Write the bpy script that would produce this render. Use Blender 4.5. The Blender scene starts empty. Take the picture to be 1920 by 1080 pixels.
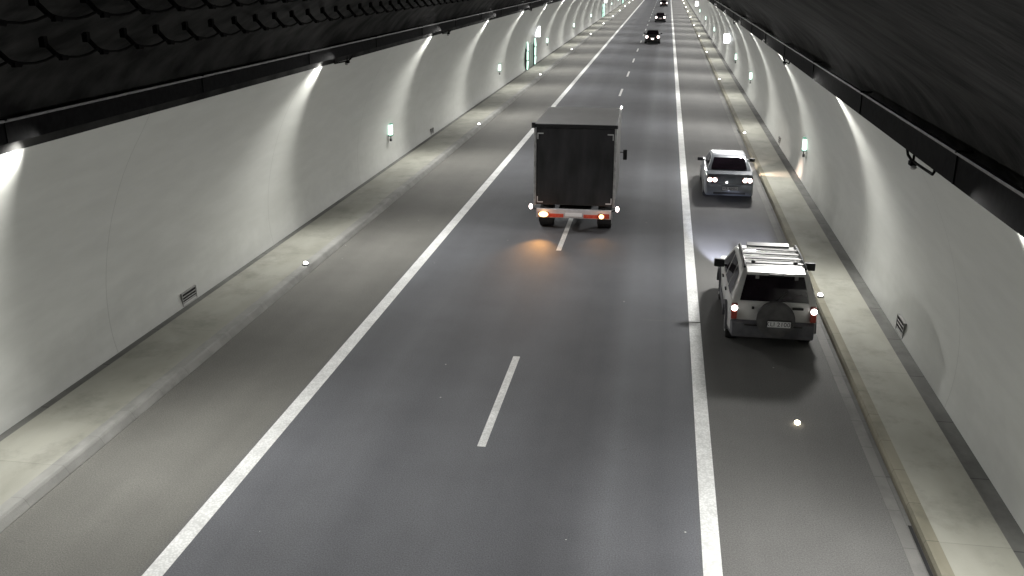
import bpy, bmesh, math, random
from mathutils import Vector, Matrix
random.seed(7)
S = bpy.context.scene
COL = S.collection
# ------------------------------------------------------------------ camera, world, exposure
H = 7.75
cd = bpy.data.cameras.new("camera")
cam = bpy.data.objects.new("camera", cd); COL.objects.link(cam)
cd.sensor_width = 36.0; cd.lens = 36.0 * 1740 / 1920
cd.clip_start = 0.1; cd.clip_end = 2000
cam.location = (0, 0, H)
cam.rotation_euler = (math.radians(90 - 18.849), 0, math.radians(9.085))
S.camera = cam
W = bpy.data.worlds.new("World"); S.world = W; W.use_nodes = True
W.node_tree.nodes["Background"].inputs[0].default_value = (0.02, 0.021, 0.024, 1)
W.node_tree.nodes["Background"].inputs[1].default_value = 0.12
S.view_settings.view_transform = 'Standard'; S.view_settings.look = 'None'
S.view_settings.exposure = 0.0; S.view_settings.gamma = 1.0
S.cycles.max_bounces = 6; S.cycles.diffuse_bounces = 4; S.cycles.glossy_bounces = 3
S.cycles.sample_clamp_indirect = 3.0
S.cycles.use_denoising = True
try: S.cycles.use_light_tree = True
except Exception: pass
WASH_W, ROAD_W = 720.0, 2500.0

# ------------------------------------------------------------------ materials
def new_mat(name):
    m = bpy.data.materials.new(name); m.use_nodes = True
    return m, m.node_tree.nodes, m.node_tree.links, m.node_tree.nodes["Principled BSDF"]
def noise_mat(name, c1, c2, scale=(1, 1, 1), ns=4.0, detail=6, rough=0.7, bump=0.0, bscale=60, metal=0.0, coat=0.0, lo=.35, hi=.65, spec=.5):
    m, N, L, B = new_mat(name)
    tc = N.new('ShaderNodeTexCoord'); mp = N.new('ShaderNodeMapping'); mp.inputs['Scale'].default_value = scale
    nz = N.new('ShaderNodeTexNoise'); nz.inputs['Scale'].default_value = ns; nz.inputs['Detail'].default_value = detail
    cr = N.new('ShaderNodeValToRGB'); cr.color_ramp.elements[0].position = lo; cr.color_ramp.elements[1].position = hi
    cr.color_ramp.elements[0].color = (*c1, 1); cr.color_ramp.elements[1].color = (*c2, 1)
    L.new(tc.outputs['Object'], mp.inputs['Vector']); L.new(mp.outputs[0], nz.inputs['Vector'])
    L.new(nz.outputs['Fac'], cr.inputs[0]); L.new(cr.outputs[0], B.inputs['Base Color'])
    B.inputs['Roughness'].default_value = rough; B.inputs['Metallic'].default_value = metal
    B.inputs['Coat Weight'].default_value = coat; B.inputs['Specular IOR Level'].default_value = spec
    if bump:
        n2 = N.new('ShaderNodeTexNoise'); n2.inputs['Scale'].default_value = bscale; n2.inputs['Detail'].default_value = 4
        bp = N.new('ShaderNodeBump'); bp.inputs['Strength'].default_value = bump; bp.inputs['Distance'].default_value = .02
        L.new(tc.outputs['Object'], n2.inputs['Vector']); L.new(n2.outputs['Fac'], bp.inputs['Height']); L.new(bp.outputs[0], B.inputs['Normal'])
    return m
def emis(name, c, s):
    m, N, L, B = new_mat(name)
    B.inputs['Base Color'].default_value = (*[min(.8, x) for x in c], 1)
    B.inputs['Emission Color'].default_value = (*c, 1); B.inputs['Emission Strength'].default_value = s
    B.inputs['Roughness'].default_value = .3
    return m
def mixrgb(N, L, mode, fac, a, b):
    n = N.new('ShaderNodeMix'); n.data_type = 'RGBA'; n.blend_type = mode
    for sock, v in ((0, fac), (6, a), (7, b)):
        if hasattr(v, 'is_output'): L.new(v, n.inputs[sock])
        elif sock == 0: n.inputs[0].default_value = v
        else: n.inputs[sock].default_value = (*v, 1)
    return n.outputs[2]
def asphalt():
    m, N, L, B = new_mat('asphalt')
    tc = N.new('ShaderNodeTexCoord'); sx = N.new('ShaderNodeSeparateXYZ'); L.new(tc.outputs['Object'], sx.inputs[0])
    mr = N.new('ShaderNodeMapRange'); mr.inputs[1].default_value = -9.5; mr.inputs[2].default_value = 4.5; L.new(sx.outputs[0], mr.inputs[0])
    cr = N.new('ShaderNodeValToRGB'); e = cr.color_ramp.elements
    def k(x): return (x + 9.5) / 14.0
    warm = (.127, .125, .114, 1); lane = (.095, .098, .108, 1); dark = (.076, .078, .086, 1); rs = (.110, .109, .106, 1); mid = (.106, .109, .119, 1)
    stops = [(-9.5, warm), (-6.75, warm), (-6.45, lane), (-5.7, lane), (-5.1, mid), (-4.2, lane), (-3.5, mid), (-2.9, mid), (-2.1, lane), (-1.5, dark), (-1.0, dark), (-.5, mid), (.3, dark), (.8, lane), (1.15, rs), (4.4, rs)]
    e[0].position = k(stops[0][0]); e[0].color = stops[0][1]; e[1].position = k(stops[-1][0]); e[1].color = stops[-1][1]
    for x, c in stops[1:-1]:
        n = e.new(k(x)); n.color = c
    L.new(mr.outputs[0], cr.inputs[0])
    mp = N.new('ShaderNodeMapping'); mp.inputs['Scale'].default_value = (1.1, .06, 1); L.new(tc.outputs['Object'], mp.inputs[0])
    n1 = N.new('ShaderNodeTexNoise'); n1.inputs['Scale'].default_value = 1.2; n1.inputs['Detail'].default_value = 5; L.new(mp.outputs[0], n1.inputs[0])
    r1 = N.new('ShaderNodeMapRange'); r1.inputs[1].default_value = .3; r1.inputs[2].default_value = .7; r1.inputs[3].default_value = .93; r1.inputs[4].default_value = 1.08
    L.new(n1.outputs['Fac'], r1.inputs[0])
    n2 = N.new('ShaderNodeTexNoise'); n2.inputs['Scale'].default_value = 45; n2.inputs['Detail'].default_value = 3; L.new(tc.outputs['Object'], n2.inputs[0]); n2.inputs['Roughness'].default_value = .7
    r2 = N.new('ShaderNodeMapRange'); r2.inputs[1].default_value = .3; r2.inputs[2].default_value = .7; r2.inputs[3].default_value = .68; r2.inputs[4].default_value = 1.34
    L.new(n2.outputs['Fac'], r2.inputs[0])
    n3 = N.new('ShaderNodeTexNoise'); n3.inputs['Scale'].default_value = .55; n3.inputs['Detail'].default_value = 7; n3.inputs['Roughness'].default_value = .65; L.new(tc.outputs['Object'], n3.inputs[0])
    r3 = N.new('ShaderNodeMapRange'); r3.inputs[1].default_value = .3; r3.inputs[2].default_value = .7; r3.inputs[3].default_value = .9; r3.inputs[4].default_value = 1.1
    L.new(n3.outputs['Fac'], r3.inputs[0])
    m1 = N.new('ShaderNodeMath'); m1.operation = 'MULTIPLY'; L.new(r1.outputs[0], m1.inputs[0]); L.new(r2.outputs[0], m1.inputs[1])
    m2 = N.new('ShaderNodeMath'); m2.operation = 'MULTIPLY'; L.new(m1.outputs[0], m2.inputs[0]); L.new(r3.outputs[0], m2.inputs[1])
    vm = N.new('ShaderNodeVectorMath'); vm.operation = 'SCALE'; L.new(cr.outputs[0], vm.inputs[0]); L.new(m2.outputs[0], vm.inputs[3])
    vo = N.new('ShaderNodeTexVoronoi'); vo.inputs['Scale'].default_value = 1.3; L.new(tc.outputs['Object'], vo.inputs[0])
    g1 = N.new('ShaderNodeMath'); g1.operation = 'LESS_THAN'; g1.inputs[1].default_value = .022; L.new(vo.outputs['Distance'], g1.inputs[0])
    c2 = mixrgb(N, L, 'MIX', g1.outputs[0], vm.outputs[0], (.42, .42, .40))
    n4 = N.new('ShaderNodeTexNoise'); n4.inputs['Scale'].default_value = 2.2; n4.inputs['Detail'].default_value = 8; n4.inputs['Roughness'].default_value = .75; L.new(tc.outputs['Object'], n4.inputs[0])
    g2 = N.new('ShaderNodeMapRange'); g2.inputs[1].default_value = .62; g2.inputs[2].default_value = .70; g2.inputs[3].default_value = 0; g2.inputs[4].default_value = .45; L.new(n4.outputs['Fac'], g2.inputs[0])
    c3 = mixrgb(N, L, 'MIX', g2.outputs[0], c2, (.062, .061, .06))
    L.new(c3, B.inputs['Base Color'])
    B.inputs['Roughness'].default_value = .82; B.inputs['Specular IOR Level'].default_value = .3
    bp = N.new('ShaderNodeBump'); bp.inputs['Strength'].default_value = .35; bp.inputs['Distance'].default_value = .01
    L.new(n2.outputs['Fac'], bp.inputs['Height']); L.new(bp.outputs[0], B.inputs['Normal'])
    return m
def wall_mat():
    m, N, L, B = new_mat('painted_wall')
    tc = N.new('ShaderNodeTexCoord'); sx = N.new('ShaderNodeSeparateXYZ'); L.new(tc.outputs['Object'], sx.inputs[0])
    mp = N.new('ShaderNodeMapping'); mp.inputs['Scale'].default_value = (1, .35, 1.6); mp.inputs['Rotation'].default_value = (.55, 0, 0); L.new(tc.outputs['Object'], mp.inputs[0])
    n1 = N.new('ShaderNodeTexNoise'); n1.inputs['Scale'].default_value = 1.8; n1.inputs['Detail'].default_value = 8; n1.inputs['Roughness'].default_value = .6; L.new(mp.outputs[0], n1.inputs[0])
    cr = N.new('ShaderNodeValToRGB'); cr.color_ramp.elements[0].position = .3; cr.color_ramp.elements[1].position = .7
    cr.color_ramp.elements[0].color = (.52, .53, .505, 1); cr.color_ramp.elements[1].color = (.59, .60, .575, 1); L.new(n1.outputs['Fac'], cr.inputs[0])
    # grime rising from the walkway
    mr = N.new('ShaderNodeMapRange'); mr.inputs[1].default_value = .35; mr.inputs[2].default_value = 1.7; mr.inputs[3].default_value = .80; mr.inputs[4].default_value = 1.0
    n2 = N.new('ShaderNodeTexNoise'); n2.inputs['Scale'].default_value = 2.5; n2.inputs['Detail'].default_value = 5; L.new(tc.outputs['Object'], n2.inputs[0])
    ad = N.new('ShaderNodeMath'); ad.operation = 'ADD'; L.new(sx.outputs[2], ad.inputs[0]); L.new(n2.outputs['Fac'], ad.inputs[1])
    L.new(ad.outputs[0], mr.inputs[0])
    # thin joints every 8.3 m
    dv = N.new('ShaderNodeMath'); dv.operation = 'DIVIDE'; dv.inputs[1].default_value = 8.3; L.new(sx.outputs[1], dv.inputs[0])
    fr = N.new('ShaderNodeMath'); fr.operation = 'FRACT'; L.new(dv.outputs[0], fr.inputs[0])
    lt = N.new('ShaderNodeMath'); lt.operation = 'LESS_THAN'; lt.inputs[1].default_value = .0022; L.new(fr.outputs[0], lt.inputs[0])
    j = N.new('ShaderNodeMapRange'); j.inputs[3].default_value = 1; j.inputs[4].default_value = .72; L.new(lt.outputs[0], j.inputs[0])
    mu = N.new('ShaderNodeMath'); mu.operation = 'MULTIPLY'; L.new(mr.outputs[0], mu.inputs[0]); L.new(j.outputs[0], mu.inputs[1])
    vm = N.new('ShaderNodeVectorMath'); vm.operation = 'SCALE'; L.new(cr.outputs[0], vm.inputs[0]); L.new(mu.outputs[0], vm.inputs[3])
    L.new(vm.outputs[0], B.inputs['Base Color'])
    rr = N.new('ShaderNodeMapRange'); rr.inputs[3].default_value = .38; rr.inputs[4].default_value = .55; L.new(n1.outputs['Fac'], rr.inputs[0]); L.new(rr.outputs[0], B.inputs['Roughness'])
    bp = N.new('ShaderNodeBump'); bp.inputs['Strength'].default_value = .16; bp.inputs['Distance'].default_value = .02
    L.new(n1.outputs['Fac'], bp.inputs['Height']); L.new(bp.outputs[0], B.inputs['Normal'])
    return m
def marking_mat():
    m, N, L, B = new_mat('road_marking')
    tc = N.new('ShaderNodeTexCoord')
    ck = N.new('ShaderNodeTexVoronoi'); ck.inputs['Scale'].default_value = 26; L.new(tc.outputs['Object'], ck.inputs[0])
    cr = N.new('ShaderNodeValToRGB'); cr.color_ramp.elements[0].position = .35; cr.color_ramp.elements[1].position = .6
    cr.color_ramp.elements[0].color = (.76, .77, .76, 1); cr.color_ramp.elements[1].color = (.62, .63, .62, 1); L.new(ck.outputs['Distance'], cr.inputs[0])
    n = N.new('ShaderNodeTexNoise'); n.inputs['Scale'].default_value = 1.5; n.inputs['Detail'].default_value = 8; L.new(tc.outputs['Object'], n.inputs[0])
    r = N.new('ShaderNodeMapRange'); r.inputs[1].default_value = .3; r.inputs[2].default_value = .7; r.inputs[3].default_value = .70; r.inputs[4].default_value = 1.06; n.inputs['Roughness'].default_value = .7; L.new(n.outputs['Fac'], r.inputs[0])
    vm = N.new('ShaderNodeVectorMath'); vm.operation = 'SCALE'; L.new(cr.outputs[0], vm.inputs[0]); L.new(r.outputs[0], vm.inputs[3])
    L.new(vm.outputs[0], B.inputs['Base Color']); B.inputs['Roughness'].default_value = .6
    return m
M = {}
M['asphalt'] = asphalt(); M['wall'] = wall_mat(); M['mark'] = marking_mat()
M['walk'] = noise_mat('walkway_concrete', (.225, .225, .190), (.285, .284, .245), (1, .4, 1), 1.3, 8, .8, .2, 40)
M['kerb'] = noise_mat('kerb_stone', (.20, .20, .188), (.26, .26, .245), (1, .5, 1), 3, 8, .8, .2, 50)
M['gutter'] = noise_mat('gutter_concrete', (.125, .124, .118), (.16, .158, .15), (1, .3, 1), 2.5, 8, .85, .2, 50)
M['kerbtan'] = noise_mat('kerb_face', (.15, .142, .105), (.21, .197, .15), (1, .3, 1), 2.5, 8, .85, .2, 50)
M['drain'] = noise_mat('drain_strip', (.085, .086, .08), (.125, .125, .118), (1, .4, 1), 3, 6, .85, .2, 50)
M['black'] = noise_mat('black_void', (.004, .004, .004), (.008, .008, .008), rough=.9)
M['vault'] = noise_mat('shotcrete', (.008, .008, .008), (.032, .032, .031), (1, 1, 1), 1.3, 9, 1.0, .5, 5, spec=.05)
M['vaultband'] = noise_mat('dark_coating', (.05, .05, .048), (.085, .085, .08), (1, .5, 1), 2.4, 9, .85, .5, 9)
M['tray'] = noise_mat('tray_steel', (.0025, .0025, .003), (.006, .006, .0065), ns=9, rough=.9, spec=.06)
M['traylip'] = noise_mat('galvanised_lip', (.05, .05, .052), (.10, .10, .10), ns=7, rough=.6, metal=.0)
M['cable'] = noise_mat('cable_sheath', (.001, .001, .001), (.003, .003, .003), ns=8, rough=.9, spec=.05)
M['housing'] = noise_mat('lamp_housing', (.10, .10, .105), (.16, .16, .165), ns=8, rough=.5)
M['lens'] = emis('lamp_lens', (1, .98, .93), 6)
M['sign'] = emis('marker_lens', (.72, 1, .86), 2.2)
M['signframe'] = noise_mat('marker_frame_halo', (.03, .22, .14), (.05, .28, .18), ns=6, rough=.5)  # frame coloured green to stand in for the lens's green halo
M['stud'] = emis('stud_lens', (1, 1, .93), 14)
M['ember'] = emis('glow_spot', (1, .88, .66), 10)
M['green'] = emis('green_tube', (.62, 1, .80), 1.9)
M['signbig'] = emis('sign_panel', (.93, .96, 1), 7)
M['signpic'] = noise_mat('sign_green', (.02, .25, .12), (.03, .3, .15), ns=3)
M['greendoor'] = noise_mat('door_paint', (.20, .27, .235), (.26, .33, .29), ns=3, rough=.5)
M['grille'] = noise_mat('grille_frame', (.20, .20, .19), (.28, .28, .27), ns=9, rough=.6)
M['steel'] = noise_mat('steel', (.3, .3, .3), (.45, .45, .45), ns=9, rough=.4, metal=.6)
M['silver'] = noise_mat('silver_paint', (.56, .56, .545), (.64, .64, .625), ns=2.5, rough=.38, metal=.15, coat=.4)
M['bluesilver'] = noise_mat('blue_silver_paint', (.17, .185, .21), (.23, .245, .27), ns=2.5, rough=.34, metal=.3, coat=.6)
M['darkpaint'] = noise_mat('dark_paint', (.01, .009, .010), (.02, .018, .019), ns=3, rough=.35, coat=.5)
M['cladding'] = noise_mat('grey_cladding', (.075, .075, .085), (.11, .11, .12), ns=6, rough=.65, bump=.1, bscale=90)
M['tyre'] = noise_mat('tyre_rubber', (.012, .012, .012), (.03, .03, .03), ns=14, rough=.85)
M['cover'] = noise_mat('wheel_cover_vinyl', (.07, .068, .07), (.115, .112, .113), ns=5, rough=.55)
M['trim'] = noise_mat('black_trim', (.006, .006, .007), (.012, .012, .013), ns=9, rough=.45)
M['rim'] = noise_mat('wheel_rim', (.3, .3, .3), (.4, .4, .4), ns=9, rough=.4, metal=.6)
m, N, L, B = new_mat('tinted_glass'); M['glass'] = m
_n = N.new('ShaderNodeTexNoise'); _n.inputs['Scale'].default_value = 2.5
_c = N.new('ShaderNodeValToRGB'); _c.color_ramp.elements[0].color = (.004, .004, .006, 1); _c.color_ramp.elements[1].color = (.022, .014, .02, 1)
L.new(_n.outputs['Fac'], _c.inputs[0]); L.new(_c.outputs[0], B.inputs['Base Color'])
B.inputs['Roughness'].default_value = .08
M['whitelamp'] = emis('white_lens', (1, .97, .92), 13)
M['redlens'] = emis('red_lens', (.26, .045, .03), .05)
M['pinklamp'] = emis('hot_red_lamp', (1, .80, .76), 9)
M['orangelamp'] = emis('orange_lamp', (1, .66, .26), 5)
M['redtape'] = noise_mat('red_tape', (.42, .05, .03), (.55, .09, .05), ns=12, rough=.4)
M['beam'] = noise_mat('underrun_beam', (.42, .41, .43), (.55, .54, .56), ns=5, rough=.5)
M['plate'] = noise_mat('plate_white', (.75, .75, .76), (.82, .82, .83), ns=6, rough=.35)
M['ink'] = noise_mat('plate_ink', (.03, .03, .035), (.05, .05, .055), ns=6, rough=.5)
M['curtain'] = noise_mat('rear_door_dark', (.013, .013, .014), (.030, .030, .032), (1, 1, .3), 2.2, 6, .8, .1, 8, spec=.2)
M['cargotop'] = noise_mat('cargo_roof', (.52, .52, .52), (.60, .60, .60), (1, .5, 1), 1.6, 8, .6)
M['cargoside'] = noise_mat('cargo_side', (.10, .10, .10), (.14, .14, .14), ns=2, rough=.5)
M['cabpaint'] = noise_mat('cab_paint', (.5, .5, .5), (.58, .58, .58), ns=2, rough=.4)
M['plasticgrey'] = noise_mat('marker_case', (.3, .3, .3), (.4, .4, .4), ns=9, rough=.6)

def add_joints(m, period, width, dark):
    N, L = m.node_tree.nodes, m.node_tree.links; B = N["Principled BSDF"]
    src = B.inputs['Base Color'].links[0].from_socket
    tc = N.new('ShaderNodeTexCoord'); sx = N.new('ShaderNodeSeparateXYZ'); L.new(tc.outputs['Object'], sx.inputs[0])
    dv = N.new('ShaderNodeMath'); dv.operation = 'DIVIDE'; dv.inputs[1].default_value = period; L.new(sx.outputs[1], dv.inputs[0])
    fr = N.new('ShaderNodeMath'); fr.operation = 'FRACT'; L.new(dv.outputs[0], fr.inputs[0])
    lt = N.new('ShaderNodeMath'); lt.operation = 'LESS_THAN'; lt.inputs[1].default_value = width / period; L.new(fr.outputs[0], lt.inputs[0])
    fl = N.new('ShaderNodeMath'); fl.operation = 'FLOOR'; L.new(dv.outputs[0], fl.inputs[0])
    wn = N.new('ShaderNodeTexWhiteNoise'); wn.noise_dimensions = '1D'; L.new(fl.outputs[0], wn.inputs['W'])
    a = N.new('ShaderNodeMapRange'); a.inputs[3].default_value = .96; a.inputs[4].default_value = 1.04; L.new(wn.outputs['Value'], a.inputs[0])
    j = N.new('ShaderNodeMapRange'); j.inputs[3].default_value = 1; j.inputs[4].default_value = dark; L.new(lt.outputs[0], j.inputs[0])
    # stains
    n = N.new('ShaderNodeTexNoise'); n.inputs['Scale'].default_value = .9; n.inputs['Detail'].default_value = 9; n.inputs['Roughness'].default_value = .7; L.new(tc.outputs['Object'], n.inputs[0])
    st = N.new('ShaderNodeMapRange'); st.inputs[1].default_value = .32; st.inputs[2].default_value = .5; st.inputs[3].default_value = .72; st.inputs[4].default_value = 1; L.new(n.outputs['Fac'], st.inputs[0])
    mu = N.new('ShaderNodeMath'); mu.operation = 'MULTIPLY'; L.new(a.outputs[0], mu.inputs[0]); L.new(j.outputs[0], mu.inputs[1])
    m2 = N.new('ShaderNodeMath'); m2.operation = 'MULTIPLY'; L.new(mu.outputs[0], m2.inputs[0]); L.new(st.outputs[0], m2.inputs[1])
    vm = N.new('ShaderNodeVectorMath'); vm.operation = 'SCALE'; L.new(src, vm.inputs[0]); L.new(m2.outputs[0], vm.inputs[3]); L.new(vm.outputs[0], B.inputs['Base Color'])
add_joints(M['walk'], 6.0, .015, .75); add_joints(M['kerb'], 1.0, .012, .78); add_joints(M['gutter'], 1.0, .015, .6); add_joints(M['kerbtan'], 1.0, .015, .55); add_joints(M['drain'], 2.0, .03, .5)

# ------------------------------------------------------------------ mesh helpers
class MB:
    def __init__(s): s.bm = bmesh.new()
    def box(s, c, d, rz=0, rx=0, ry=0, bev=0):
        r = bmesh.ops.create_cube(s.bm, size=1)
        vs = r['verts']
        mt = Matrix.Translation(c) @ Matrix.Rotation(rz, 4, 'Z') @ Matrix.Rotation(ry, 4, 'Y') @ Matrix.Rotation(rx, 4, 'X') @ Matrix.Diagonal((d[0], d[1], d[2], 1))
        bmesh.ops.transform(s.bm, matrix=mt, verts=vs)
        if bev:
            es = list({e for v in vs for e in v.link_edges})
            bmesh.ops.bevel(s.bm, geom=es, offset=bev, segments=2, profile=.6, affect='EDGES', clamp_overlap=True)
        return s
    def cyl(s, c, r, h, axis='Z', seg=24, r2=None):
        q = bmesh.ops.create_cone(s.bm, cap_ends=True, segments=seg, radius1=r, radius2=r if r2 is None else r2, depth=h)
        R = {'Z': Matrix.Identity(4), 'X': Matrix.Rotation(math.pi / 2, 4, 'Y'), 'Y': Matrix.Rotation(-math.pi / 2, 4, 'X')}[axis]
        bmesh.ops.transform(s.bm, matrix=Matrix.Translation(c) @ R, verts=q['verts']); return s
    def ell(s, c, d, seg=16):
        q = bmesh.ops.create_uvsphere(s.bm, u_segments=seg, v_segments=seg // 2, radius=1)
        bmesh.ops.transform(s.bm, matrix=Matrix.Translation(c) @ Matrix.Diagonal((d[0], d[1], d[2], 1)), verts=q['verts']); return s
    def tube(s, pts, r, seg=8):
        pts = [Vector(p) for p in pts]; rings = []
        for i, p in enumerate(pts):
            t = (pts[min(i + 1, len(pts) - 1)] - pts[max(i - 1, 0)]).normalized()
            a = t.cross(Vector((0, 0, 1)))
            if a.length < .05: a = t.cross(Vector((1, 0, 0)))
            a.normalize(); b = t.cross(a).normalized()
            rings.append([s.bm.verts.new(p + r * (math.cos(k * 2 * math.pi / seg) * a + math.sin(k * 2 * math.pi / seg) * b)) for k in range(seg)])
        for i in range(len(rings) - 1):
            for k in range(seg):
                s.bm.faces.new([rings[i][k], rings[i][(k + 1) % seg], rings[i + 1][(k + 1) % seg], rings[i + 1][k]])
        s.bm.faces.new(rings[0][::-1]); s.bm.faces.new(rings[-1]); return s
    def poly(s, pts):
        s.bm.faces.new([s.bm.verts.new(p) for p in pts]); return s
    def prism_x(s, prof, x0, x1, fx=None, bev=0, seg=2, cuts=0):
        """profile (y,z) polygon extruded in x; fx(x,y,z)->x deforms"""
        xs = [x0 + (x1 - x0) * i / (cuts + 1) for i in range(cuts + 2)]
        rows = [[s.bm.verts.new((x, y, z)) for y, z in prof] for x in xs]
        n = len(prof); fs = []
        for a, b in zip(rows[:-1], rows[1:]):
            for i in range(n):
                fs.append(s.bm.faces.new([a[i], a[(i + 1) % n], b[(i + 1) % n], b[i]]))
        e1 = s.bm.faces.new(rows[0][::-1]); e2 = s.bm.faces.new(rows[-1])
        vs = [v for r in rows for v in r]
        if bev:
            es = list(e1.edges) + list(e2.edges)
            q = bmesh.ops.bevel(s.bm, geom=es, offset=bev, segments=seg, profile=.5, affect='EDGES', clamp_overlap=True)
        if fx:
            for v in s.bm.verts:
                v.co.x = fx(v.co.x, v.co.y, v.co.z)
        bmesh.ops.triangulate(s.bm, faces=[f for f in s.bm.faces if len(f.verts) > 4])
        return s
    def prism_y(s, prof, y0, y1, closed=True, step=None):
        n = len(prof)
        k = max(1, int((y1 - y0) / step)) if step else 1
        rows = [[s.bm.verts.new((x, y0 + (y1 - y0) * i / k, z)) for x, z in prof] for i in range(k + 1)]
        for a, b in zip(rows[:-1], rows[1:]):
            for i in range(n if closed else n - 1):
                s.bm.faces.new([a[i], b[i], b[(i + 1) % n], a[(i + 1) % n]])
        if closed:
            fs = [s.bm.faces.new(rows[0]), s.bm.faces.new(rows[-1][::-1])]
            bmesh.ops.triangulate(s.bm, faces=[f for f in fs if len(f.verts) > 4])
        return s
    def build(s, name, mat, parent=None, smooth=False, loc=None):
        bmesh.ops.recalc_face_normals(s.bm, faces=s.bm.faces)
        me = bpy.data.meshes.new(name); s.bm.to_mesh(me); s.bm.free()
        me.materials.append(M[mat] if isinstance(mat, str) else mat)
        if smooth:
            for p in me.polygons: p.use_smooth = True
            try: me.set_sharp_from_angle(angle=math.radians(35))
            except Exception: pass
        o = bpy.data.objects.new(name, me); COL.objects.link(o)
        if parent: o.parent = parent
        if loc: o.location = loc
        return o
def empty(name, loc=(0, 0, 0), rz=0):
    o = bpy.data.objects.new(name, None); COL.objects.link(o); o.location = loc; o.rotation_euler.z = rz
    o.empty_display_size = .2; return o
def tag(o, label=None, cat=None, group=None, kind=None):
    if label: o['label'] = label
    if cat: o['category'] = cat
    if group: o['group'] = group
    if kind: o['kind'] = kind
    return o
def copy_tree(o, loc=None, parent=None):
    c = o.copy(); COL.objects.link(c)
    if loc: c.location = loc
    if parent: c.parent = parent
    for ch in list(o.children): copy_tree(ch, None, c)
    return c
ORD = ['nearest', 'second', 'third', 'fourth', 'fifth', 'sixth', 'seventh', 'eighth', 'ninth', 'tenth', 'eleventh', 'twelfth', 'thirteenth',
       'fourteenth', 'fifteenth', 'sixteenth', 'seventeenth', 'eighteenth', 'nineteenth', 'twentieth', 'twenty-first', 'twenty-second', 'twenty-third', 'twenty-fourth', 'twenty-fifth', 'twenty-sixth']

# ------------------------------------------------------------------ tunnel structure
Y0, Y1 = -30.0, 420.0
XL, XR = -11.15, 5.5                   # foot of each wall
XC = (XL + XR) / 2
prof = [(-11.10, .10), (-11.17, .5), (-11.19, 1.0), (-11.15, 1.6), (-11.02, 2.3), (-10.82, 3.0), (-10.52, 3.75), (-10.2, 4.35), (-9.88, 4.85), (-9.69, 5.16)]
vprof = [(-9.69, 5.163), (-9.55, 5.6), (-9.2, 6.1), (-8.7, 6.55), (-8.0, 7.0), (-7.0, 7.6), (-6.0, 8.0), (-5.0, 8.35), (-4.0, 8.55), (XC, 8.62)]
mir = lambda p: [(2 * XC - x, z) for x, z in p]
def smoothp(p, n=3):
    out = []
    for i in range(len(p) - 1):
        p0 = p[max(0, i - 1)]; p1 = p[i]; p2 = p[i + 1]; p3 = p[min(len(p) - 1, i + 2)]
        for k in range(n):
            t = k / n
            out.append(tuple(.5 * ((2 * b) + (-a + c) * t + (2 * a - 5 * b + 4 * c - d) * t * t + (-a + 3 * b - 3 * c + d) * t ** 3) for a, b, c, d in zip(p0, p1, p2, p3)))
    out.append(p[-1]); return out
def shell(p, th):
    c = Vector((XC, 3.0)); out = [tuple(Vector(q) + (Vector(q) - c).normalized() * th) for q in p]
    return p + out[::-1]
def wall_x(z, side):
    p = smoothp(prof, 4)
    for (xa, za), (xb, zb) in zip(p[:-1], p[1:]):
        if za <= z <= zb:
            x = xa + (xb - xa) * (z - za) / (zb - za); break
    else: x = p[-1][0]
    return x if side < 0 else 2 * XC - x
b = MB(); b.prism_y([(-9.2, 0), (3.96, 0), (3.96, -.5), (-9.2, -.5)], Y0, Y1)
road = tag(b.build('road', 'asphalt'), kind='structure')
def strip(name, x0, x1, y0, y1, z=.004, mat='mark', parent=None):
    return MB().poly([(x0, y0, z), (x1, y0, z), (x1, y1, z), (x0, y1, z)]).build(name, mat, parent)
e1 = strip('edge_line', -6.63, -6.35, Y0, Y1, parent=road); tag(e1, 'solid white line at the left edge of the lanes')
cuts = [Y0, 20.60, 20.66, Y1]
e2 = MB()
for a, c in ((Y0, 20.60), (20.66, Y1)):
    e2.poly([(.88, a, .004), (1.14, a, .004), (1.14, c, .004), (.88, c, .004)])
e2 = e2.build('edge_line', 'mark', road); tag(e2, 'solid white line between the lanes and the right shoulder')
for k in range(-3, 34):
    y = 13.98 + 12 * k
    strip('lane_dash', -2.845, -2.70, y, y + 4.0, parent=road)
strip('crack', -.2, 3.6, 20.618, 20.64, z=.002, mat='drain', parent=road)
# left: kerb stone, walkway, drain strip at the wall foot
tag(MB().prism_y([(-9.5, -.5), (-9.5, .158), (-9.30, .158), (-9.27, .13), (-9.2, .012), (-9.2, -.5)], Y0, Y1).build('kerb', 'kerb'), kind='structure')
tag(MB().prism_y([(-10.86, -.5), (-10.86, .15), (-9.503, .15), (-9.503, -.5)], Y0, Y1).build('walkway', 'walk'), kind='structure')
tag(MB().prism_y([(-11.5, -.5), (-11.5, .10), (-10.863, .10), (-10.863, -.5)], Y0, Y1).build('drain_strip', 'drain'), kind='structure')
# right: gutter, slot, kerb face, walkway, drain strip
tag(MB().prism_y([(3.70, .004), (3.88, .004), (3.88, -.002), (3.70, -.002)], Y0, Y1).build('gutter', 'gutter'), kind='structure')
tag(MB().prism_y([(3.963, -.5), (3.963, .10), (3.99, .16), (4.16, .158), (4.16, -.5)], Y0, Y1).build('kerb', 'kerbtan'), kind='structure')
tag(MB().prism_y([(4.163, -.5), (4.163, .15), (5.12, .15), (5.12, -.5)], Y0, Y1).build('walkway', 'walk'), kind='structure')
tag(MB().prism_y([(5.123, -.5), (5.123, .10), (5.9, .10), (5.9, -.5)], Y0, Y1).build('drain_strip', 'drain'), kind='structure')
sl = MB().prism_y([(3.893, .006), (3.95, .006), (3.95, .003), (3.893, .003)], Y0, Y1)
slot = sl.build('drain_channel', 'drain'); tag(slot, 'narrow slotted drain channel between gutter and right kerb', 'drain')
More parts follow.
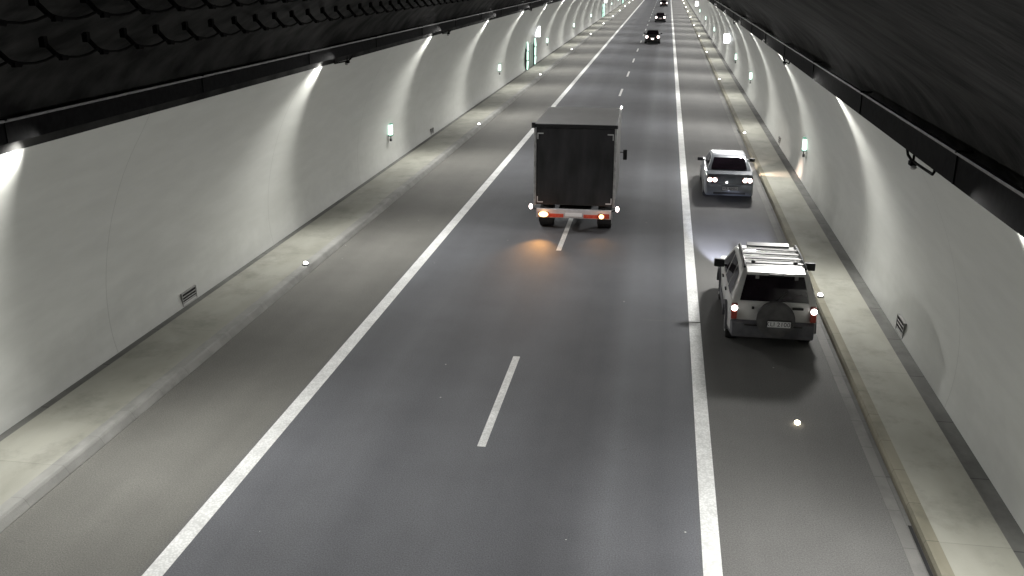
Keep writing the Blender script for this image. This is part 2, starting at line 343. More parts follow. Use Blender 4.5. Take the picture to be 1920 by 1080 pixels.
for y in (9.2, 21.2, 47.0):
    MB().box((3.925, y + 1.7, .010), (.05, 3.4 if y < 12 else 1.0, .004)).build('slot_opening', 'black', slot)
# walkway joints
for k in range(-3, 40):
    pass
wl = smoothp(prof, 3)
tag(MB().prism_y(shell(wl, .35), Y0, Y1, step=15).build('tunnel_wall', 'wall', smooth=True), 'long curved white painted tunnel wall on the left, striped by lamp glow', 'wall')
tag(MB().prism_y(shell(mir(wl), .35), Y0, Y1, step=15).build('tunnel_wall', 'wall', smooth=True), 'curved white painted tunnel wall on the right beside the narrow walkway', 'wall')
vp = smoothp(vprof, 3)
full = vp + mir(vp)[::-1][1:]
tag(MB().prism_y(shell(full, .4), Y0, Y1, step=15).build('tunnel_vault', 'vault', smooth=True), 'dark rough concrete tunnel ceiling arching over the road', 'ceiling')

# ------------------------------------------------------------------ cable trays
def tray(side, label, zo, zt):
    f = lambda x: x if side < 0 else 2 * XC - x
    root = empty('cable_tray', (f(-9.3), 0, 5.2)); tag(root, label, 'cable tray', 'cable trays along the tunnel walls')
    p = lambda m_, n_, mt: m_.build(n_, mt, root, loc=(-f(-9.3), 0, -5.2))
    m_ = MB(); m_.prism_y([(f(-9.26), zo), (f(-9.26), zt), (f(-9.30), zt), (f(-9.30), zo)], Y0, Y1); p(m_, 'side_rail', 'tray')
    m_ = MB(); m_.prism_y([(f(-9.235), zt - .015), (f(-9.235), zt + .02), (f(-9.30), zt + .02), (f(-9.30), zt + .003), (f(-9.255), zt + .003), (f(-9.255), zt - .015)], Y0, Y1); p(m_, 'lip', 'traylip')
    m_ = MB(); m_.prism_y([(f(-9.303), zo + .12), (f(-9.303), zo + .145), (f(-9.50), zo + .145), (f(-9.50), zo + .12)], Y0, Y1); p(m_, 'tray_floor', 'tray')
    for i, (x, z, r) in enumerate(((-9.35, zo + .195, .04), (-9.43, zo + .185, .03), (-9.345, zo + .27, .03))):
        m_ = MB(); m_.tube([(f(x) + .008 * math.sin(y * 1.3 + i), y, z + .006 * math.sin(y * .9 + 2 * i)) for y in [Y0 + 3 * q for q in range(int((Y1 - Y0) / 3) + 1)]], r, 6); p(m_, 'cable', 'cable')
    for k in range(36):
        y = -12 + 6.0 * k
        m_ = MB(); m_.box((f(-9.25), y, (zo + zt) / 2), (.016, .05, zt - zo - .02)); m_.box((f(-9.33), y, zt + .02), (.20, .05, .03)); p(m_, 'support', 'tray')
tray(-1, 'black cable tray with pale lip high along the left wall', 5.40, 5.72)
tray(1, 'black cable tray with pale lip high along the right wall', 5.25, 5.64)

# ------------------------------------------------------------------ luminaires
def spot_data(name, w, size, blend, rad, col):
    d = bpy.data.lights.new(name, 'SPOT'); d.energy = w; d.spot_size = math.radians(size); d.spot_blend = blend; d.shadow_soft_size = rad; d.color = col
    return d
wash = spot_data('wash_light', WASH_W, 84, 1.0, .06, (1, .985, .93))
rlig = spot_data('road_light', ROAD_W, 162, 1.0, .32, (1, .985, .95))
def luminaire(side):
    f = side
    root = empty('luminaire')
    MB().box((0, 0, .03), (.16, .55, .06), bev=.015).box((-.05 * 0, 0, .075), (.05, .2, .03)).build('housing', 'housing', root)
    MB().box((0, 0, -.006), (.12, .46, .012)).build('lens', 'lens', root)
    MB().tube([(0, 0, .08), (f * -.10 * -1 * 0 + 0, 0, .16)], .015).build('hanger', 'housing', root)
    for d, loc, aim in ((wash, (-f * .06, 0, -.035), (f * 1.45, -1.0, -2.2)), (rlig, (-f * .03, 0, -.04), (-f * 4.6, -2.9, -4.7))):
        o = bpy.data.objects.new(d.name, d); COL.objects.link(o); o.parent = root; o.location = loc
        o.rotation_euler = Vector(aim).to_track_quat('-Z', 'Y').to_euler()
    return root
protoL = luminaire(-1); protoR = luminaire(1)
def place_lums(proto, ys, x, z, side):
    first = True; n = 0
    for q, y in enumerate(ys):
        o = proto if first else copy_tree(proto); first = False
        o.location = (x, y, z)
        vis = y > (16 if side == 'left' else 8)
        if vis:
            lab = f'{ORD[n]} lamp below the {side} cable tray, above its bright wall streak'; n += 1
        else:
            lab = {0: f'farthest back of the lamps below the {side} cable tray, behind the viewer', 1: f'lamp below the {side} cable tray, just behind the viewer'}.get(q, f'lamp below the {side} cable tray at the picture edge')
        tag(o, lab, 'lamp', f'lamps along the {side} wall')
place_lums(protoL, [-13.6, -.4, 12.8] + [26.0 + 13.2 * k for k in range(22)], -9.405, 5.425, 'left')
place_lums(protoR, [-14.4, -1.5] + [11.4 + 12.9 * k for k in range(23)], 2 * XC + 9.40, 5.22, 'right')

# hooped cable loops with small sensors below the trays
def hoop(side):
    s = side; root = empty('cable_loop')
    pts = [(0, -.85, .0), (0, -.85, -.16), (0, -.78, -.21), (0, -.4, -.22), (0, .45, -.24), (0, .72, -.20), (0, .88, -.08), (0, .92, .08)]
    MB().tube([(a, c, d) for a, c, d in pts], .022).build('conduit', 'cable', root, smooth=True)
    MB().tube([(0, .35, .05), (0, .35, -.23)], .02).build('drop_pipe', 'cable', root)
    MB().box((0, .38, -.27), (.10, .16, .07), bev=.01).build('junction_box', 'cable', root)
    MB().ell((0, .30, -.325), (.05, .07, .035), 12).build('sensor_dome', 'plasticgrey', root, smooth=True)
    return root
hp = None
for side, ys in ((-1, (27.9, 42.0, 69.0)), (1, (15.0, 32.4, 58.0))):
    for i, y in enumerate(ys):
        if hp is None: hp = hoop(-1); o = hp
        else: o = copy_tree(hp)
        o.location = ((-9.68 if side < 0 else 2 * XC + 9.62), y, 5.36 if side < 0 else 5.14)
        tag(o, f"black curved conduit loop with sensor hanging below the {'left' if side < 0 else 'right'} tray, {ORD[i]} of three", 'conduit', 'conduit loops below the cable trays')

# hanging ceiling cables with hooked brackets
def ceil_cable(x, z, y0, sp, n, label):
    root = empty('ceiling_cable', (x, y0, z)); tag(root, label, 'cable', 'cables strung along the ceiling')
    pts = []
    for k in range(n * 4 + 1):
        t = (k % 4) / 4
        pts.append((0, k * sp / 4, -.07 * 4 * t * (1 - t)))
    MB().tube(pts, .018, 6).build('cable', 'cable', root)
    pr = MB(); pr.tube([(-.12, -.1, .18), (-.02, -.02, .02), (.02, .06, -.05), (.03, .16, -.06)], .035, 6); pr.box((-.10, -.1, .17), (.08, .08, .14)); pr.box((.03, .08, -.05), (.06, .12, .06))
    br = pr.build('bracket', 'cable', root)
    for k in range(1, n):
        c = br.copy(); COL.objects.link(c); c.parent = root; c.location = (0, k * sp, 0)
ceil_cable(-8.0, 6.70, 6.8, .96, 88, 'dark cable sagging between hooked brackets above the left cable tray')
ceil_cable(-7.0, 7.28, 6.2, .98, 50, 'upper dark cable on hooked brackets at the top left of the ceiling')

# wall marker lamps
def marker():
    root = empty('marker_lamp')
    MB().box((0, 0, 0), (.13, .24, .44), bev=.03).build('lens', 'sign', root)
    MB().box((0, 0, .235), (.16, .27, .03)).box((0, 0, -.235), (.16, .27, .03)).build('frame', 'signframe', root)
    MB().tube([(0, 0, -.25), (0, 0, -.38)], .02).box((0, 0, -.43), (.08, .10, .10)).build('cable_box', 'housing', root)
    return root
mp_ = marker(); first = True
for side, ys in ((-1, [10.7 + 26.65 * k for k in range(9)]), (1, [36.5, 61.3, 75.2, 111.6, 138.2, 164, 190])):
    sn = 'left' if side < 0 else 'right'
    n = 0
    for y in ys:
        o = mp_ if first else copy_tree(mp_); first = False
        o.location = (wall_x(1.5, side) - side * .075, y, 1.52)
        tag(o, f'{ORD[n]} of the upright glowing white marker lamps on the {sn} wall', 'marker lamp', f'marker lamps on the {sn} wall'); n += 1

# kerb studs
sp_ = empty('kerb_light')
MB().box((0, 0, .02), (.16, .14, .04), bev=.01).build('base', 'housing', sp_)
MB().ell((0, 0, .05), (.062, .062, .05), 14).build('lens', 'stud', sp_, smooth=True)
first = True
for side, x, y0, d, cnt in (('left', -9.38, 23.0, 24.75, 11), ('right', 4.09, 22.5, 24.45, 11)):
    for k in range(cnt):
        o = sp_ if first else copy_tree(sp_); first = False
        o.location = (x, y0 + d * k, .158)
        if k > 2:
            o.scale = (min(1.8, 1 + .12 * (k - 2)),) * 3
        tag(o, f'{ORD[k]} small white light on top of the {side} kerb', 'kerb light', f'small lights on the {side} kerb')
em = MB().ell((0, 0, .03), (.055, .06, .04), 12).build('glowing_spot', 'ember', smooth=True, loc=(2.71, 15.71, .002))
tag(em, 'small bright glowing spot lying on the shoulder asphalt behind the SUV', 'glowing debris')

# vents at the wall foot
def vent(y, side, label, w=.66, h=.30, z0=.11):
    root = empty('wall_vent', (wall_x(.4, side) - side * .0, y, z0)); tag(root, label, 'vent', 'grilles at the foot of the walls')
    s = -side
    MB().box((s * .01, 0, h / 2), (.05, w, h)).build('backing', 'black', root)
    fr = MB()
    fr.box((s * .03, 0, h + .012), (.05, w + .05, .024)); fr.box((s * .03, 0, .0), (.05, w + .05, .024))
    fr.box((s * .03, w / 2 + .012, h / 2), (.05, .024, h)); fr.box((s * .03, -w / 2 - .012, h / 2), (.05, .024, h))
    fr.build('frame', 'grille', root)
    for k in range(3):
        MB().box((s * .045, 0, h * (k + 1) / 4), (.012, w, .035), ry=.5 * s).build('slat', 'grille', root)
vent(19.8, -1, 'slatted black vent grille at the foot of the left wall, in the foreground')
vent(44.6, -1, 'tiny dark vent grille at the foot of the left wall near the first marker lamp', .5, .3)
vent(20.3, 1, 'dark vent grille at the foot of the right wall, closest one', .6, .36)
vent(44.4, 1, 'small dark vent grille at the foot of the right wall, farther along', .5, .34)

# emergency exits
def exit_station(y, side, label, wd=4.6, tube=True):
    s = -side
    root = empty('emergency_exit', (wall_x(1.2, side), y, .12)); tag(root, label, 'emergency exit', 'lit emergency exits in the walls')
    MB().box((s * .03, wd / 2, 1.15), (.10, wd, 2.3)).build('wall_panel', 'greendoor', root)
    dr = MB().box((s * .10, wd / 2, 1.05), (.05, 1.3, 2.1), bev=.01).build('door', 'greendoor', root)
    MB().box((s * .15, wd / 2 + .5, 1.0), (.05, .16, .05)).build('handle', 'steel', dr)
    fr = MB(); fr.box((s * .09, wd / 2, 2.33), (.12, wd, .07)); fr.build('frame', 'housing', root)
    for yy in (-.0, wd):
        st = MB(); st.box((s * .10, yy, 1.1), (.14, .30, 2.3)); st = st.build('tube_mount', 'housing', root)
        for k, (z, tilt) in enumerate(((.38, -.10), (1.13, 0), (1.88, .13))):
            MB().box((s * .22, yy - .05, z), (.13, .14, .66), ry=-tilt * s, bev=.03).build('light_tube', 'green', st)
    sg = MB().box((s * .32, wd + .25, 2.75), (.56, .14, .85), bev=.02).build('sign_box', 'signbig', root)
    MB().box((s * .26, wd + .32, 3.0), (.5, .12, .10)).build('sign_bracket', 'housing', sg)
exit_station(76.6, -1, 'green lit emergency exit with bright white sign in the left wall, nearest one')
exit_station(169.0, -1, 'second emergency exit in the left wall, farther away', 3.5)
exit_station(242.0, -1, 'third emergency exit in the left wall, tiny and green in the distance', 3.5)
def wlamp(y, label):
    root = empty('wall_sign_lamp', (wall_x(2.4, 1), y, 2.1)); tag(root, label, 'lit sign', 'bright signs on the right wall')
    MB().box((-.28, 0, .35), (.50, .16, .75), bev=.05).build('lens', 'signbig', root)
    MB().box((-.03, 0, .35), (.1, .2, .2)).box((-.2, 0, .66), (.4, .2, .05)).build('bracket', 'housing', root)
wlamp(81.8, 'bright white lit sign jutting from the right wall, nearer of two')
wlamp(170.0, 'bright white lit sign on the right wall at the top of the picture')
strip('walkway_line', -11.0, -9.6, 168.2, 168.9, z=.156, parent=None)
tag(bpy.data.objects['walkway_line'], 'white line painted across the left walkway far away', 'line', kind='structure')

# ------------------------------------------------------------------ vehicles
def wheel(root, x, y, r, w=.22, rimmat='rim'):
    t = MB(); t.cyl((x, y, r), r, w, 'X', 32); t.cyl((x, y, r), r * .93, w + .03, 'X', 32)
    t = t.build('wheel', 'tyre', root, smooth=True)
    s = 1 if x > 0 else -1
    MB().cyl((x + s * (w / 2 + .012), y, r), r * .62, .02, 'X', 24).cyl((x + s * (w / 2 + .02), y, r), r * .18, .03, 'X', 12).build('rim', rimmat, t)
def arch(yc, r, zb, n=10):
    a0 = math.asin(max(-1, min(1, (zb - r * .9) / (r * 1.16)))) if True else 0
    rr = r * 1.16
    dy = math.sqrt(max(.001, rr * rr - (zb - r) ** 2)); t0 = math.atan2(zb - r, -dy); t1 = math.atan2(zb - r, dy)
    # from rear side over the top to front side
    A = math.pi - t1 if False else None
    out = []
    s = math.atan2(zb - r, -dy)
    if s < 0: s += 2 * math.pi
    e = math.atan2(zb - r, dy)
    for k in range(n + 1):
        a = s + (e - s) * k / n
        out.append((yc + rr * math.cos(a), r + rr * math.sin(a)))
    return out
def plate(root, c, w=.52, h=.115, text=None, tilt=0.0, parent=None):
    p = MB().box((0, 0, 0), (w, .012, h), bev=.003).build('licence_plate', 'plate', parent or root)
    p.location = c; p.rotation_euler.x = tilt
    if text:
        cu = bpy.data.curves.new('t', 'FONT'); cu.body = text; cu.size = h * 1.0; cu.extrude = .001; cu.align_x = 'CENTER'; cu.align_y = 'CENTER'; cu.space_character = 1.05
        to = bpy.data.objects.new('t', cu); COL.objects.link(to)
        me = bpy.data.meshes.new_from_object(to.evaluated_get(bpy.context.evaluated_depsgraph_get()))
        bpy.data.objects.remove(to); me.materials.clear(); me.materials.append(M['ink'])
        o = bpy.data.objects.new('plate_text', me); COL.objects.link(o); o.parent = p
        o.rotation_euler = (math.pi / 2, 0, 0); o.location = (.01, -.0085, 0)
    return p
def vlight(root, name, loc, aim, w, size, col, rad=.06, blend=.6):
    d = spot_data(name, w, size, blend, rad, col); o = bpy.data.objects.new(name, d); COL.objects.link(o); o.parent = root
    o.location = loc; o.rotation_euler = Vector(aim).to_track_quat('-Z', 'Y').to_euler()
def plight(root, name, loc, w, col, rad=.05):
    d = bpy.data.lights.new(name, 'POINT'); d.energy = w; d.color = col; d.shadow_soft_size = rad
    o = bpy.data.objects.new(name, d); COL.objects.link(o); o.parent = root; o.location = loc

# --- SUV (y=0 rear face, +y forward)
def make_suv(loc, rz):
    R = empty('suv', loc, rz)
    hw = .92; L_ = 4.15; zb = 1.10; zr = 1.74; r = .355
    def fx(x, y, z):
        t = 1.0
        if z > zb: t -= .25 * (z - zb) / (zr - zb)
        e = 0
        if y < .35: e = (.35 - y) / .35
        if y > L_ - .7: e = (y - (L_ - .7)) / .7
        t -= .055 * max(0, e) ** 2
        if z > zr - .05 and z > zb: t -= .0
        return x * t
    rear_a = arch(.80, r, .42); front_a = arch(3.32, r, .42)
    body = [(.04, .60), (.03, .95), (.06, zb), (3.0, zb), (3.25, 1.02), (4.0, .93), (4.10, .85), (4.13, .6), (4.13, .42)] + front_a[::-1] + rear_a[::-1] + [(.04, .42)]
    MB().prism_x(body, -hw, hw, fx, bev=.05, cuts=3).build('body', 'silver', R, smooth=True)
    gh = [(.07, zb - .01), (.16, 1.40), (.28, 1.66), (.36, zr), (.9, zr + .025), (1.7, zr + .025), (2.2, zr - .01), (2.40, 1.64), (3.05, zb - .01)]
    MB().prism_x(gh, -hw * .985, hw * .985, fx, bev=.05, cuts=3).build('cabin', 'silver', R, smooth=True)
    # bumpers and cladding
    bp = MB().prism_x([(-.10, .36), (-.12, .52), (-.09, .66), (.04, .70), (.34, .66), (.36, .36)], -hw * .99, hw * .99, lambda x, y, z: x * (1 - .07 * max(0, (.30 - y) / .4) ** 1.5), bev=.03, cuts=2)
    bp.build('rear_bumper', 'cladding', R, smooth=True)
    MB().box((0, -.112, .645), (1.20, .06, .025), bev=.01).build('bumper_step', 'trim', R)
    MB().prism_x([(3.78, .36), (3.80, .68), (4.12, .70), (4.24, .62), (4.24, .40)], -hw, hw, lambda x, y, z: x * (1 - .10 * max(0, (y - 3.9) / .34) ** 1.5), bev=.03).build('front_bumper', 'cladding', R, smooth=True)
    for s in (-1, 1):
        cl = [(1.26, .36), (1.26, .56), (2.86, .56), (2.86, .36)]
        MB().prism_x(cl, s * hw * .97, s * (hw + .022)).build('sill_cladding', 'cladding', R)
        for yc in (.80, 3.32):
            a = arch(yc, r, .36, 12); ro = [(yc + (p[0] - yc) * 1.20, r + (p[1] - r) * 1.20) for p in a]
            MB().prism_x(a + ro[::-1], s * hw * .95, s * (hw + .045)).build('wheel_arch', 'cladding', R)
    MB().box((0, 2.05, .40), (1.5, 3.6, .22)).build('underbody', 'black', R)
    for x in (-.79, .79):
        for y in (.80, 3.32): wheel(R, x, y, r, .23)
    # glass: polygons on the deformed side surface
    def side_glass(pts, s, nm='side_window'):
        rim = MB()
        rim.poly([(s * (abs(fx(hw * .985, y, z)) + .006), y, z) for y, z in pts]); o = rim.build(nm, 'glass', R); return o
    for s in (-1, 1):
        side_glass([(.34, 1.14), (.48, 1.60), (.98, 1.64), (.98, 1.14)], s)
        side_glass([(1.08, 1.14), (1.08, 1.64), (1.78, 1.64), (1.78, 1.14)], s)
        side_glass([(1.88, 1.14), (1.88, 1.64), (2.18, 1.63), (2.75, 1.16)], s)
        for y in (1.28, 2.22):
            MB().box((s * (hw + .012), y, .97), (.03, .17, .035), bev=.008).build('door_handle', 'trim', R)
    # rear window (slanted), lamps, spare wheel, roof rack
    k = .986
    MB().poly([(-.72 * k, .052, 1.13), (.72 * k, .052, 1.13), (.66 * k, .145, 1.40), (-.66 * k, .145, 1.40)]).poly([(-.66 * k, .145, 1.40), (.66 * k, .145, 1.40), (.59, .262, 1.66), (-.59, .262, 1.66)]).build('rear_window', 'glass', R)
    MB().poly([(-.66, 3.03, 1.12), (.66, 3.03, 1.12), (.56, 2.44, 1.64), (-.56, 2.44, 1.64)]).build('windscreen', 'glass', R)
    MB().prism_x([(.10, 1.69), (.12, 1.745), (.45, 1.785), (.45, 1.74)], -.60, .60, bev=.01).build('spoiler', 'silver', R)
    MB().box((0, .085, 1.70), (.30, .05, .05), bev=.01).build('high_brake_lamp', 'trim', R)
    for x in (-.38, .42): MB().box((x, .14, 1.655), (.07, .05, .10)).build('window_hinge', 'grille', R)
    MB().tube([(.03, .0, 1.12), (.10, .05, 1.2), (.26, .10, 1.36)], .014).box((.02, .02, 1.10), (.13, .08, .10)).build('rear_wiper', 'trim', R)
    for s in (-1, 1):
        h = MB().box((s * .815, .0, .90), (.125, .12, .34), bev=.03).build('tail_lamp', 'redlens', R)
        MB().ell((s * .815, -.055, .985), (.066, .035, .066), 14).build('lit_bulb', 'whitelamp', h, smooth=True)
        MB().box((s * .815, -.062, .865), (.10, .02, .10)).build('red_reflector', 'redlens', h)
    sw = MB().cyl((.03, -.12, .81), .40, .20, 'Y', 40, .37).cyl((.03, -.20, .81), .37, .08, 'Y', 40, .33)
    bmesh.ops.bevel(sw.bm, geom=[e for e in sw.bm.edges if e.calc_length() < .09], offset=.012, segments=2, affect='EDGES')
    sw = sw.build('spare_wheel_cover', 'cover', R, smooth=True)
    plate(R, (.10, -.262, .735), .47, .13, 'KLI 21005', parent=sw)
    MB().box((.10, -.25, .815), (.49, .03, .02)).build('plate_shade', 'trim', sw)
    MB().box((.49, -.0, 1.01), (.23, .05, .045), bev=.01).build('tailgate_handle', 'trim', R)
    MB().box((-.43, -.0, .99), (.05, .04, .05)).build('tailgate_hinge', 'trim', R)
    # roof rack
    for s in (-1, 1):
        MB().tube([(s * .63, .42, 1.755), (s * .63, .50, 1.815), (s * .625, 1.3, 1.83), (s * .62, 2.05, 1.81), (s * .62, 2.16, 1.74)], .028).build('roof_rail', 'trim', R, smooth=True)
    for y in (.62, .98, 1.34, 1.68):
        MB().box((0, y, 1.80), (1.22, .085, .03), bev=.008).build('roof_bar', 'trim', R)
    MB().prism_x([(2.0, 1.755), (2.0, 1.80), (2.12, 1.84), (2.16, 1.77)], -.47, .47).build('wind_deflector', 'trim', R)
    MB().ell((-.44, .62, 1.83), (.05, .05, .035), 10).ell((.44, .62, 1.83), (.05, .05, .035), 10).build('rack_clamp', 'trim', R)
    for s in (-1, 1):
        MB().box((s * 1.03, 2.35, 1.25), (.24, .13, .19), bev=.03).box((s * .86, 2.37, 1.19), (.12, .05, .05)).build('mirror', 'trim', R)
        MB().ell((s * .62, 4.10, .74), (.15, .06, .09), 12).build('headlight', 'lens', R, smooth=True)
        vlight(R, 'headlight_beam', (s * .62, 4.3, .74), (-.05, 1, -.20), 6500, 19, (.74, .78, 1), .06, .7)
    return R
suv = make_suv((2.56, 19.08, 0), 0); tag(suv, 'silver SUV with grey bumpers, spare wheel on tailgate and ribbed roof rack', 'car')

# --- sedan
def make_sedan(name, loc, rz, paint, lit='whitelamp', L_=4.45, hw=.87, lamps=None, platemat=None, beams=0, text=None, bs=1.0):
    R = empty(name, loc, rz)
    zb = .98; zr = 1.42; r = .315
    def fx(x, y, z):
        t = 1.0
        if z > zb - .12: t -= .26 * (z - zb + .12) / (zr - zb + .12)
        e = 0
        if y < .5: e = (.5 - y) / .5
        if y > L_ - .9: e = (y - (L_ - .9)) / .9
        return x * (t - .08 * max(0, e) ** 2)
    f2 = lambda x, y, z: x * (1 - .08 * max(0, (.5 - y) / .5 if y < .5 else (y - L_ + .9) / .9) ** 2 - (.05 * max(0, z - .7) / .3))
    ra = arch(.98, r, .22); fa = arch(3.62, r, .22)
    body = [(.02, .30), (.0, .55), (.05, .90), (.10, .975), (.55, 1.0), (.75, zb), (3.15, zb), (3.5, .93), (4.2, .80), (4.40, .66), (4.44, .4), (4.42, .22)] + fa[::-1] + ra[::-1] + [(.06, .22)]
    MB().prism_x(body, -hw, hw, f2, bev=.07, seg=3, cuts=3).build('body', paint, R, smooth=True)
    gh = [(.62, zb - .03), (.95, 1.20), (1.22, 1.375), (1.45, zr), (1.9, zr + .015), (2.45, zr - .01), (2.65, 1.36), (3.35, zb - .04)]
    MB().prism_x(gh, -hw * .93, hw * .93, fx, bev=.06, seg=3, cuts=3).build('cabin', paint, R, smooth=True)
    g = lambda y, z, o=.006: abs(fx(hw * .93, y, z)) + o
    for s in (-1, 1):
        for pts in ([(1.02, 1.02), (1.36, 1.34), (1.83, 1.36), (1.83, 1.02)], [(1.90, 1.02), (1.90, 1.36), (2.45, 1.345), (3.0, 1.04)]):
            MB().poly([(s * g(y, z), y, z) for y, z in pts]).build('side_window', 'glass', R)
    nrm = .012
    MB().poly([(-.62, .70 - nrm, 1.02 + nrm), (.62, .70 - nrm, 1.02 + nrm), (.585, .95 - nrm, 1.20 + nrm), (-.585, .95 - nrm, 1.20 + nrm)]).poly([(-.585, .95 - nrm, 1.20 + nrm), (.585, .95 - nrm, 1.20 + nrm), (.53, 1.19, 1.36 + nrm), (-.53, 1.19, 1.36 + nrm)]).build('rear_window', 'glass', R)
    MB().poly([(-.62, 3.30, 1.0), (.62, 3.30, 1.0), (.53, 2.70, 1.352), (-.53, 2.70, 1.352)]).build('windscreen', 'glass', R)
    MB().box((0, 2.2, .26), (1.5, 4.0, .16)).build('underbody', 'black', R)
    MB().prism_x([(-.05, .30), (-.06, .50), (.0, .60), (.30, .60), (.30, .30)], -hw * .97, hw * .97, lambda x, y, z: x * (1 - .08 * max(0, (.3 - y) / .36) ** 1.6), bev=.03, cuts=2).build('rear_bumper', paint, R, smooth=True)
    MB().box((0, -.048, .33), (1.1, .04, .07)).build('bumper_insert', 'trim', R)
    MB().box((0, .012, .655), (1.3, .02, .012)).build('boot_seam', 'trim', R)
    for x in (-.76, .76):
        for y in (.98, 3.62): wheel(R, x, y, r, .20)
    for s in (-1, 1):
        h = MB().box((s * .60, .01, .79), (.34, .08, .17), bev=.025).build('tail_lamp', 'redlens', R)
        for x in (lamps or (.52, .69)):
            MB().ell((s * x, -.035, .79), (.075 * bs, .03, .07 * bs), 12).build('lit_bulb', lit, h, smooth=True)
        MB().box((s * .96, 2.62, 1.03), (.20, .11, .13), bev=.03).box((s * .85, 2.66, .99), (.12, .05, .04)).build('mirror', 'trim', R)
        MB().ell((s * .60, 4.33, .64), (.17, .07, .07), 12).build('headlight', 'lens', R, smooth=True)
        if beams and s > 0: vlight(R, 'side_spill', (.93, 4.2, .62), (1, .16, -.36), 420, 56, (1, .72, .58), .05, .9)
        if beams: vlight(R, 'headlight_beam', (s * .60, 4.5, .64), (.30, 1, -.20), beams, 46, (1, .9, .82), .06, .7)
    plate(R, (0.02, -.075, .50) if not platemat else (0, -.03, .66), .52, .115, text)
    if platemat:
        MB().ell((0, -.05, .55), (.13, .03, .055), 12).build('plate_lamp', platemat, R, smooth=True)
    else:
        MB().ell((-.10, .0, .70), (.03, .02, .03), 10).build('plate_lamp', 'whitelamp', R, smooth=True)
    return R
sed = make_sedan('sedan', (2.50, 32.95, 0), math.radians(0), 'bluesilver', beams=700, text='KR 4JM52')
tag(sed, 'blue-grey silver sedan with four glowing tail lamps, ahead of the SUV', 'car')
c1 = make_sedan('dark_car', (-1.42, 108.5, 0), 0, 'darkpaint', 'pinklamp', lamps=(.64,), bs=1.9, platemat='pinklamp')
c2 = make_sedan('dark_car', (-.95, 155.5, 0), 0, 'darkpaint', 'pinklamp', lamps=(.64,), bs=1.9, platemat='redlens')
c3 = make_sedan('dark_car', (-.72, 226, 0), 0, 'darkpaint', 'pinklamp', lamps=(.64,), bs=1.9, platemat='redlens')
for c, l in ((c1, 'nearest of the three dark cars far ahead, with a bright lamp under its boot'), (c2, 'middle one of the three distant dark cars with round glowing tail lamps'), (c3, 'farthest dark car, cut by the top of the picture')):
    tag(c, l, 'car', 'dark cars far ahead in the right lane')

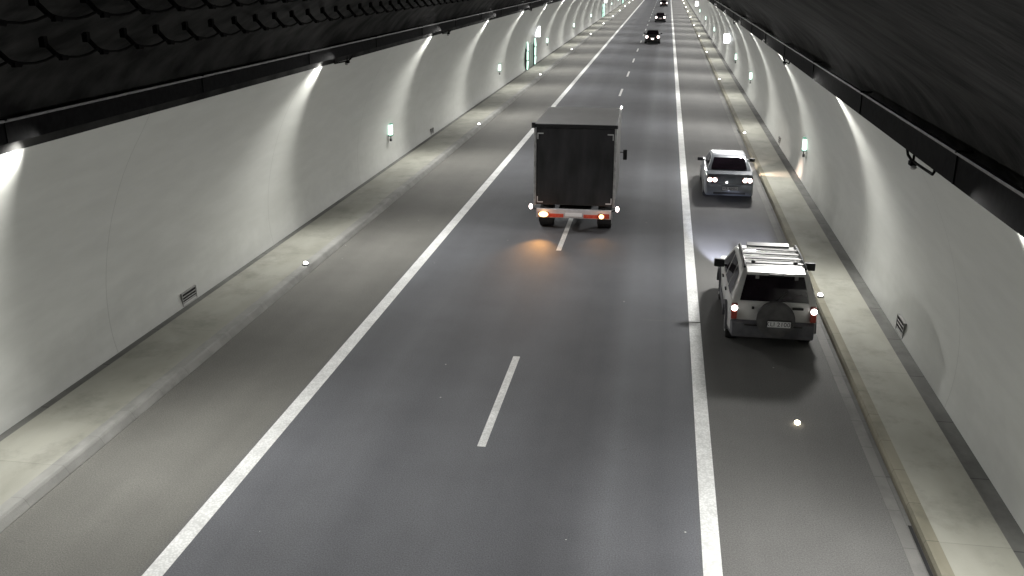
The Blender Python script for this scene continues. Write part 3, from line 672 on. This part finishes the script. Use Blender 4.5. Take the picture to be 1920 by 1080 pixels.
# --- truck
def make_truck(loc, rz):
    R = empty('box_truck', loc, rz)
    hw = 1.25; L_ = 3.75; z0 = .90; z1 = 3.38
    MB().box((0, L_ / 2 + .02, (z0 + z1) / 2), (2 * hw - .02, L_ - .04, z1 - z0 - .02), bev=.015).build('cargo_box', 'cargoside', R)
    MB().box((0, L_ / 2, z1 + .006), (2 * hw - .06, L_ - .06, .03), bev=.01).build('roof', 'cargotop', R)
    for s in (-1, 1): MB().box((s * (hw - .035), -.005, (z0 + z1) / 2), (.07, .06, z1 - z0), bev=.008).build('door_frame', 'steel', R)
    MB().box((0, -.012, z1 - .03), (2 * hw + .04, .10, .10), bev=.01).box((-hw - .02, -.012, z1 - .02), (.10, .12, .16)).build('top_rail', 'trim', R)
    dr = MB()
    dr.box((0, -.0, (z0 + z1) / 2 - .02), (2 * hw - .15, .04, z1 - z0 - .10), bev=.01).build('rear_door', 'curtain', R)
    for sx_ in (-1, 1):
        for sz_ in (0, 1):
            x = sx_ * (hw - .20); z = z0 + .10 if sz_ == 0 else z1 - .26
            q = MB(); q.box((x, -.024, z), (.17, .01, .035)); q.box((x + sx_ * .085, -.024, z + (.08 if sz_ == 0 else -.08)), (.03, .01, .19)); q.build('corner_marking', 'plasticgrey' if sz_ else 'beam', R)
    # chassis, beam with lamps
    MB().box((0, 2.9, .68), (.95, 5.6, .22)).build('chassis', 'black', R)
    bm_ = MB().box((0, -.02, .66), (2.30, .12, .27), bev=.01).build('underrun_beam', 'beam', R)
    for s in (-1, 1):
        MB().box((s * .62, -.083, .60), (.62, .012, .11)).build('red_tape', 'redtape', bm_)
        MB().box((s * .90, .22, .76), (.14, .4, .2)).build('beam_bracket', 'black', bm_)
        l = MB().box((s * .93, -.10, .63), (.34, .05, .14), bev=.01).build('tail_lamp', 'redlens', R)
        if s < 0: MB().ell((-.93, -.13, .635), (.15, .04, .085), 14).build('lit_bulb', 'orangelamp', l, smooth=True)
        plight(R, 'lamp_halo', (s * .88, -.36, .66), 2.6 if s < 0 else 1.2, (1, .36, .10), .05)
        if s > 0: MB().ell((.86, -.13, .62), (.075, .04, .07), 14).build('lit_bulb', 'orangelamp', l, smooth=True)
        mk = MB().tube([(s * 1.10, -.02, .74), (s * 1.32, -.02, .83)], .018).build('side_marker', 'trim', R)
        MB().ell((s * 1.335, -.04, .85), (.055, .04, .085), 12).build('marker_bulb', 'pinklamp', mk, smooth=True)
        MB().box((s * 1.0, 1.0, .62), (.04, .06, .3)).build('mudflap_stay', 'black', R)
    plate(R, (.0, -.09, .64), .52, .115)
    # wheels: dual rear, front single
    for s in (-1, 1):
        wheel(R, s * .92, .95, .36, .40); wheel(R, s * .92, 4.62, .36, .22)
        MB().box((s * .92, .50, .42), (.44, .02, .38)).build('mudflap', 'trim', R)
    # cab
    cab = [(3.86, .55), (3.86, 2.15), (4.0, 2.28), (4.55, 2.28), (5.15, 1.55), (5.72, 1.28), (5.85, 1.05), (5.88, .5), (5.05, .48), (4.95, .75), (4.62, .85), (4.3, .75), (4.2, .48)]
    MB().prism_x(cab, -.98, .98, lambda x, y, z: x * (1 - .12 * max(0, z - 1.3)), bev=.05, cuts=2).build('cab', 'cabpaint', R, smooth=True)
    for s in (-1, 1):
        MB().poly([(s * (.98 * (1 - .12 * max(0, z - 1.3)) + .006), y, z) for y, z in ((4.08, 1.40), (4.08, 2.05), (4.55, 2.08), (5.02, 1.50), (5.02, 1.40))]).build('side_window', 'glass', R)
        MB().box((s * 1.40, 4.35, 1.72), (.14, .10, .36), bev=.03).tube([(s * 1.38, 4.37, 1.80), (s * .96, 4.45, 1.78)], .018).build('mirror', 'trim', R)
        MB().box((s * .72, 5.86, .88), (.34, .08, .2), bev=.03).build('headlight', 'lens', R)
        vlight(R, 'headlight_beam', (s * .72, 6.0, .88), (0, 1, -.14), 200, 46, (1, .92, .8), .06, .7)
    MB().poly([(-.86, 5.10, 1.61), (.86, 5.10, 1.61), (.80, 4.60, 2.22), (-.80, 4.60, 2.22)]).build('windscreen', 'glass', R)
    MB().ell((hw - .02, 3.70, z1 + .05), (.035, .035, .05), 10).build('roof_marker', 'whitelamp', R, smooth=True)
    vlight(R, 'lamp_glow', (-.93, -.17, .60), (-.05, -1.2, -.42), 330, 62, (1, .46, .12), .08, 1.0)
    vlight(R, 'lamp_glow', (.86, -.17, .60), (0, -.8, -.6), 30, 84, (1, .46, .12), .06, 1.0)
    return R
tr = make_truck((-2.52, 27.85, 0), math.radians(.7)); tag(tr, 'box truck with dark rear door and orange rear lamps, driving over the lane dashes', 'truck')
